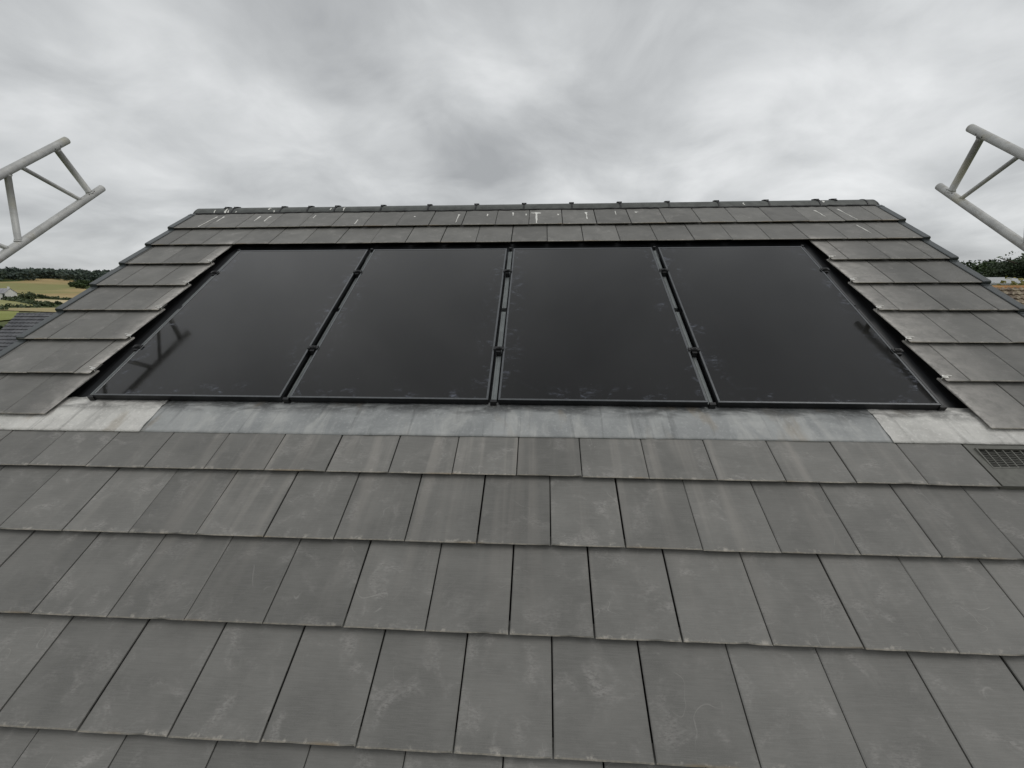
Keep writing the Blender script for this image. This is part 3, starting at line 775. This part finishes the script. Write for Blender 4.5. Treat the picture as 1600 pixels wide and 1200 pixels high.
streak(-0.812, 3.905, 3.70, 0.005, 11); streak(0.352, 3.925, 3.75, 0.008, 11); streak(0.80, 3.920, 3.895, 0.014, 11, 3)
streak(2.56, 3.925, 3.66, 0.006, 11, 8, 0.03); streak(2.35, 3.895, 3.74, 0.007, 11, 5, 0.02); streak(2.565, 3.60, 3.42, 0.006, 10, 7, 0.02)
streak(-3.15, 3.925, 3.665, 0.005, 11, 8, -0.03); streak(-3.08, 3.925, 3.80, 0.006, 11, 4); streak(-2.72, 3.925, 3.80, 0.007, 11, 4); streak(-2.62, 3.925, 3.79, 0.007, 11, 4); streak(-1.73, 3.80, 3.69, 0.005, 11, 5)
for u in (-1.20, -0.55, -0.30, -0.22, 0.10, 0.62, -2.2): streak(u+rng.gauss(0, .02), 3.87+rng.random()*.08, 3.855, 0.006, 11, 2)
def ridge_drop(u, a0, a1, wd):
    mb = MB(); n = 6
    for i in range(n):
        an = a0+(a1-a0)*i/(n-1); ww = wd*(.6+.7*rng.random()); uu = u+rng.gauss(0, .003)
        mb.v += [rpt(uu-ww, an, RR+.0012), rpt(uu, an, RR+.004), rpt(uu+ww, an, RR+.0012)]
    for i in range(n-1):
        for j in range(2): a = i*3+j; mb.f.append((a, a+1, a+4, a+3))
    mb.build('bird_dropping', MAT_WHITE, roof)
for u, a0, a1, wd in ((-3.24, 2.25, 2.55, .006), (-3.13, 2.1, 2.55, .009), (-3.10, 2.3, 2.58, .007), (-3.02, 2.4, 2.58, .006), (-2.70, 2.0, 2.3, .007), (-2.64, 2.35, 2.58, .007), (-2.08, 2.2, 2.4, .006), (-1.95, 2.15, 2.5, .006), (2.50, 2.1, 2.3, .010), (1.79, 2.2, 2.45, .006)):
    ridge_drop(u, a0, a1, wd)

# rear slope, walls and eaves of the house
apx = rw(0, RC[0]+0.03, -0.115)
run = apx.y - rw(0, VE, -0.115).y
bk = MB(); bk.box(UL+.03, UR-.03, VE, VR-.06, -0.16, -0.06)
rear = bk.build('rear_slope', simple('rear_tiles', (0.13, 0.13, 0.125), 0.7), house)
rear.location = (0, 2*apx.y, ROOF_Z); rear.rotation_euler = (PITCH, 0, 0); rear.scale = (1, 1, 1)
rear.matrix_world = Matrix.Translation((UL+UR, 2*apx.y, ROOF_Z)) @ Matrix.Rotation(math.pi, 4, 'Z') @ Matrix.Rotation(PITCH, 4, 'X')
fy = rw(0, VE, -0.16).y + 0.30; ez = rw(0, VE, -0.16).z + 0.30*math.tan(PITCH) - 0.03; az_ = apx.z - 0.10; by = 2*apx.y - fy
wl = MB(); xa, xb = UL+0.10, UR-0.10
wl.add([(xa, fy, -.3), (xb, fy, -.3), (xb, by, -.3), (xa, by, -.3), (xa, fy, ez), (xb, fy, ez), (xb, by, ez), (xa, by, ez), (xa, apx.y, az_), (xb, apx.y, az_)],
       [(0, 1, 5, 4), (1, 2, 6, 9, 5), (2, 3, 7, 6), (3, 0, 4, 8, 7)])
wl.build('wall', MAT_RENDER, house)
fa = MB(); q_ = rw(0, VE, -0.16); fa.box(UL+.03, UR-.03, q_.y-.02, q_.y+.02, q_.z-.16, q_.z+.01); fa.build('fascia', MAT_FASCIA, house)

# ------------------------------------------------------------------ mounting frame and solar panels
mf = empty('mounting_frame', (0, 0, ROOF_Z)); mf.rotation_euler = (PITCH, 0, 0)
tag(mf, 'black in-roof tray with grey rails and clamps holding the solar panels', 'mounting frame')
PB, PT = 1.477, 3.191
PAN = [(-2.549, -1.462), (-1.412, -0.325), (-0.272, 0.815), (0.866, 1.953)]
tr = MB()
tr.box(IL+0.004, IR-0.004, PB-0.012, 3.40, -0.112, -0.066)
tr.build('tray', MAT_TRAY, mf)
for (a, b) in ((IL-0.03, IL+0.004), (IR-0.004, IR+0.03)):
    s_ = MB(); s_.box(a, b, PB-0.02, 3.36, -0.112, -0.074); s_.build('side_upstand', MAT_BLACK, mf)
cx = [PAN[0][0]-0.016] + [(PAN[i][1]+PAN[i+1][0])/2 for i in range(3)] + [PAN[3][1]+0.016]
for i, u in enumerate(cx):
    hw = 0.0145 if 0 < i < 4 else 0.012
    for (a, b) in ((PB+0.012, 2.345), (2.39, PT+0.012)):
        r_ = MB(); r_.box(u-hw, u+hw, a, b, -0.0655, -0.034 if 0 < i < 4 else -0.012)
        r_.box(u-hw*.35, u-hw*.25, a+.001, b-.001, -0.034 if 0 < i < 4 else -.012, (-0.034 if 0 < i < 4 else -.012)+.003)
        r_.build('rail', MAT_RAIL if i not in (4,) else MAT_TRAY, mf)
    for v in (2.826, 1.905):
        c_ = MB(); e_ = 0.032 if 0 < i < 4 else 0.027
        c_.box(u-e_, u+e_, v-.013, v+.013, 0.0015, 0.008)
        c_.box(u-.013, u+.013, v-.030, v+.010, -0.033, 0.0012)
        c_.box(u-e_*.55, u+e_*.55, v-.009, v+.009, 0.0082, 0.012)
        c_.tube([(u-.006, v, .011), (u+.006, v, .011), (u+.006, v, .015)], .004, 6)
        c_.build('clamp', MAT_BLACK, mf)
    k_ = MB(); k_.box(u-.016, u+.016, PB-.006, PB+.0115, -0.066, -0.012); k_.build('end_cap', MAT_BLACK, mf)
    k_ = MB(); k_.box(u-.009, u+.009, PT+.0125, PT+.028, -.0655, -.004); k_.build('end_cap', MAT_BLACK, mf)
PLAB = ['black solar panel mirroring a lattice beam and the palest sky',
        'black solar panel second along from the one mirroring the pale sky and left lattice beam',
        'black solar panel third along from the left lattice beam reflection, with small specks low down',
        'black solar panel next to the cut tiles above the vent tile']
for i, (a, b) in enumerate(PAN):
    root = empty('solar_panel', rw(a, PB, 0)); root.rotation_euler = (PITCH, 0, 0); tag(root, PLAB[i], 'solar panel', 'row of four black solar panels')
    PW, PH, fw, fh = b-a, PT-PB, 0.011, 0.036
    fr = MB(); bv = 0.0012
    def bar(x0, x1, y0, y1):
        fr.add([(x0, y0, -fh), (x1, y0, -fh), (x1, y1, -fh), (x0, y1, -fh), (x0, y0, -bv), (x1, y0, -bv), (x1, y1, -bv), (x0, y1, -bv),
                (x0+bv, y0+bv, 0), (x1-bv, y0+bv, 0), (x1-bv, y1-bv, 0), (x0+bv, y1-bv, 0)],
               [(0, 3, 2, 1), (0, 1, 5, 4), (1, 2, 6, 5), (2, 3, 7, 6), (3, 0, 4, 7), (4, 5, 9, 8), (5, 6, 10, 9), (6, 7, 11, 10), (7, 4, 8, 11), (8, 9, 10, 11)])
    bar(0, PW, 0, fw); bar(0, PW, PH-fw, PH); bar(0, fw, fw+.0003, PH-fw-.0003); bar(PW-fw, PW, fw+.0003, PH-fw-.0003)
    f_o = fr.build('frame', MAT_FRAME, root); f_o.data.materials.append(MAT_LIP_GLINT)
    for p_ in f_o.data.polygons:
        if p_.normal.z > 0.3: p_.material_index = 1  # upward faces take the painted glint
    gl = MB(); gl.box(fw-.002, PW-fw+.002, fw-.002, PH-fw+.002, -0.010, -0.0022); gl.build('glass', glass_material(i+1), root)
    bs = MB(); bs.box(fw, PW-fw, fw, PH-fw, -0.030, -0.0101); bs.build('backsheet', MAT_BLACK, root)
    lg = MB()                                           # bearing feet that carry the frame on the tray
    for x in (0.15, PW-0.19):
        lg.box(x, x+.04, 0.05, PH-.05, -0.0662, -0.0302)
    lg.build('mounting_foot', MAT_BLACK, root)

# ------------------------------------------------------------------ scaffold lattice beams
q = Mt('galvanised_tube'); t_ = q.n('ShaderNodeTexCoord'); P_ = t_.outputs['Object']
c_ = q.mix(q.mapr(q.noise(P_, 9, 5, 0.6), 0.35, 0.65), (0.39, 0.39, 0.38), (0.48, 0.48, 0.465))
c_ = q.mix(q.mapr(q.noise(P_, 22, 4, 0.6), 0.52, 0.7, 0, 0.5), c_, (0.30, 0.28, 0.24))
c_ = q.mix(q.mapr(q.noise(P_, 4, 3, 0.6), 0.55, 0.68, 0, 0.5), c_, (0.40, 0.37, 0.26))
q.col(c_); q.set(0.55, 0.25, 0.5); q.bump(q.noise(P_, 40, 3), 0.15, 0.001); TUBE = q.m
DARKHOLE = simple('rivet_hole', (0.01, 0.01, 0.01), 0.8)
def lattice(label, A, B, d, side):
    """A: foot of the end strut on the lower chord, B: on the upper chord, d: direction of the chords up the slope"""
    A, B, d = Vector(A), Vector(B), Vector(d).normalized()
    root = empty('lattice_beam', (0, 0, ROOF_Z)); root.rotation_euler = (PITCH, 0, 0)
    tag(root, label, 'scaffold beam', 'lattice beams at the verges')
    LEN = 4.6
    def chord(P, name):
        mb = MB(); R_ = 0.0242; e_ = P + d*0.125
        mb.tube([P-d*LEN, P-d*2, P, e_], R_, 16, False)
        mb.tube([e_, e_-d*0.08], R_-.004, 16, False)             # hollow end
        n0 = len(mb.v)
        o = mb.build(name, TUBE, root, True); return o
    lo = chord(A, 'lower_chord'); up_ = chord(B, 'upper_chord')
    def strut(sa, sb, r, name):
        mb = MB(); a = A-d*sa; b = B-d*sb; x = (b-a).normalized()
        mb.tube([a+x*.010, b-x*.010], r, 12)
        mb.tube([a+x*.018, a+x*.030], r*1.28, 12, True, r*1.02); mb.tube([b-x*.018, b-x*.030], r*1.28, 12, True, r*1.02)
        mb.build(name, TUBE, root, True)
    strut(0, 0, 0.0215, 'end_strut')
    s = 0.0
    for k in range(6):
        strut(s+0.10, s+0.335, 0.0135, 'diagonal'); strut(s+0.725, s+0.43, 0.0185, 'strut')
        s += 0.69
    toc = Vector((-0.053, -0.2415, 1.716))
    for P in (A, B):                                             # rivet holes by the end strut
        for ds in (-0.026, 0.030):
            c = P - d*ds; v_ = (toc-c); v_ = (v_ - d*v_.dot(d)).normalized(); v2 = d.cross(v_)
            mid = ((B-A) if P is A else (A-B)).normalized()
            dirn = (v_*0.75 + mid*0.45).normalized()
            mb = MB(); mb.tube([c+dirn*0.020, c+dirn*0.0248], 0.0042, 8); mb.build('rivet_hole', DARKHOLE, root)
    # standards that carry the beam down by the eaves, out of view
    for sgn_s in (3.55, 4.4):
        a = A - d*sgn_s; mb = MB()
        wz = ROOF_Z + a.y*ST + a.z*CT
        g_ = a + Vector((0, -ST*0, 0)) ; dn = Vector((0, -ST, -CT))
        off = Vector((0.048*side, 0, 0))
        mb.tube([a+off-dn*0.5, a+off+dn*(wz+0.1)], 0.0242, 12); mb.build('standard', TUBE, root, True)
dL = (-0.035, 0.998, 0.056); dR = (-0.022, 0.998, 0.056)
lattice('galvanised lattice beam with two sloping struts rising over the left verge by the far fields', (-3.433, 3.098, 0.502), (-3.455, 3.079, 0.846), dL, -1)
lattice('galvanised lattice beam rising over the right verge by the dark trees', (2.801, 3.176, 0.391), (2.765, 3.154, 0.776), dR, 1)
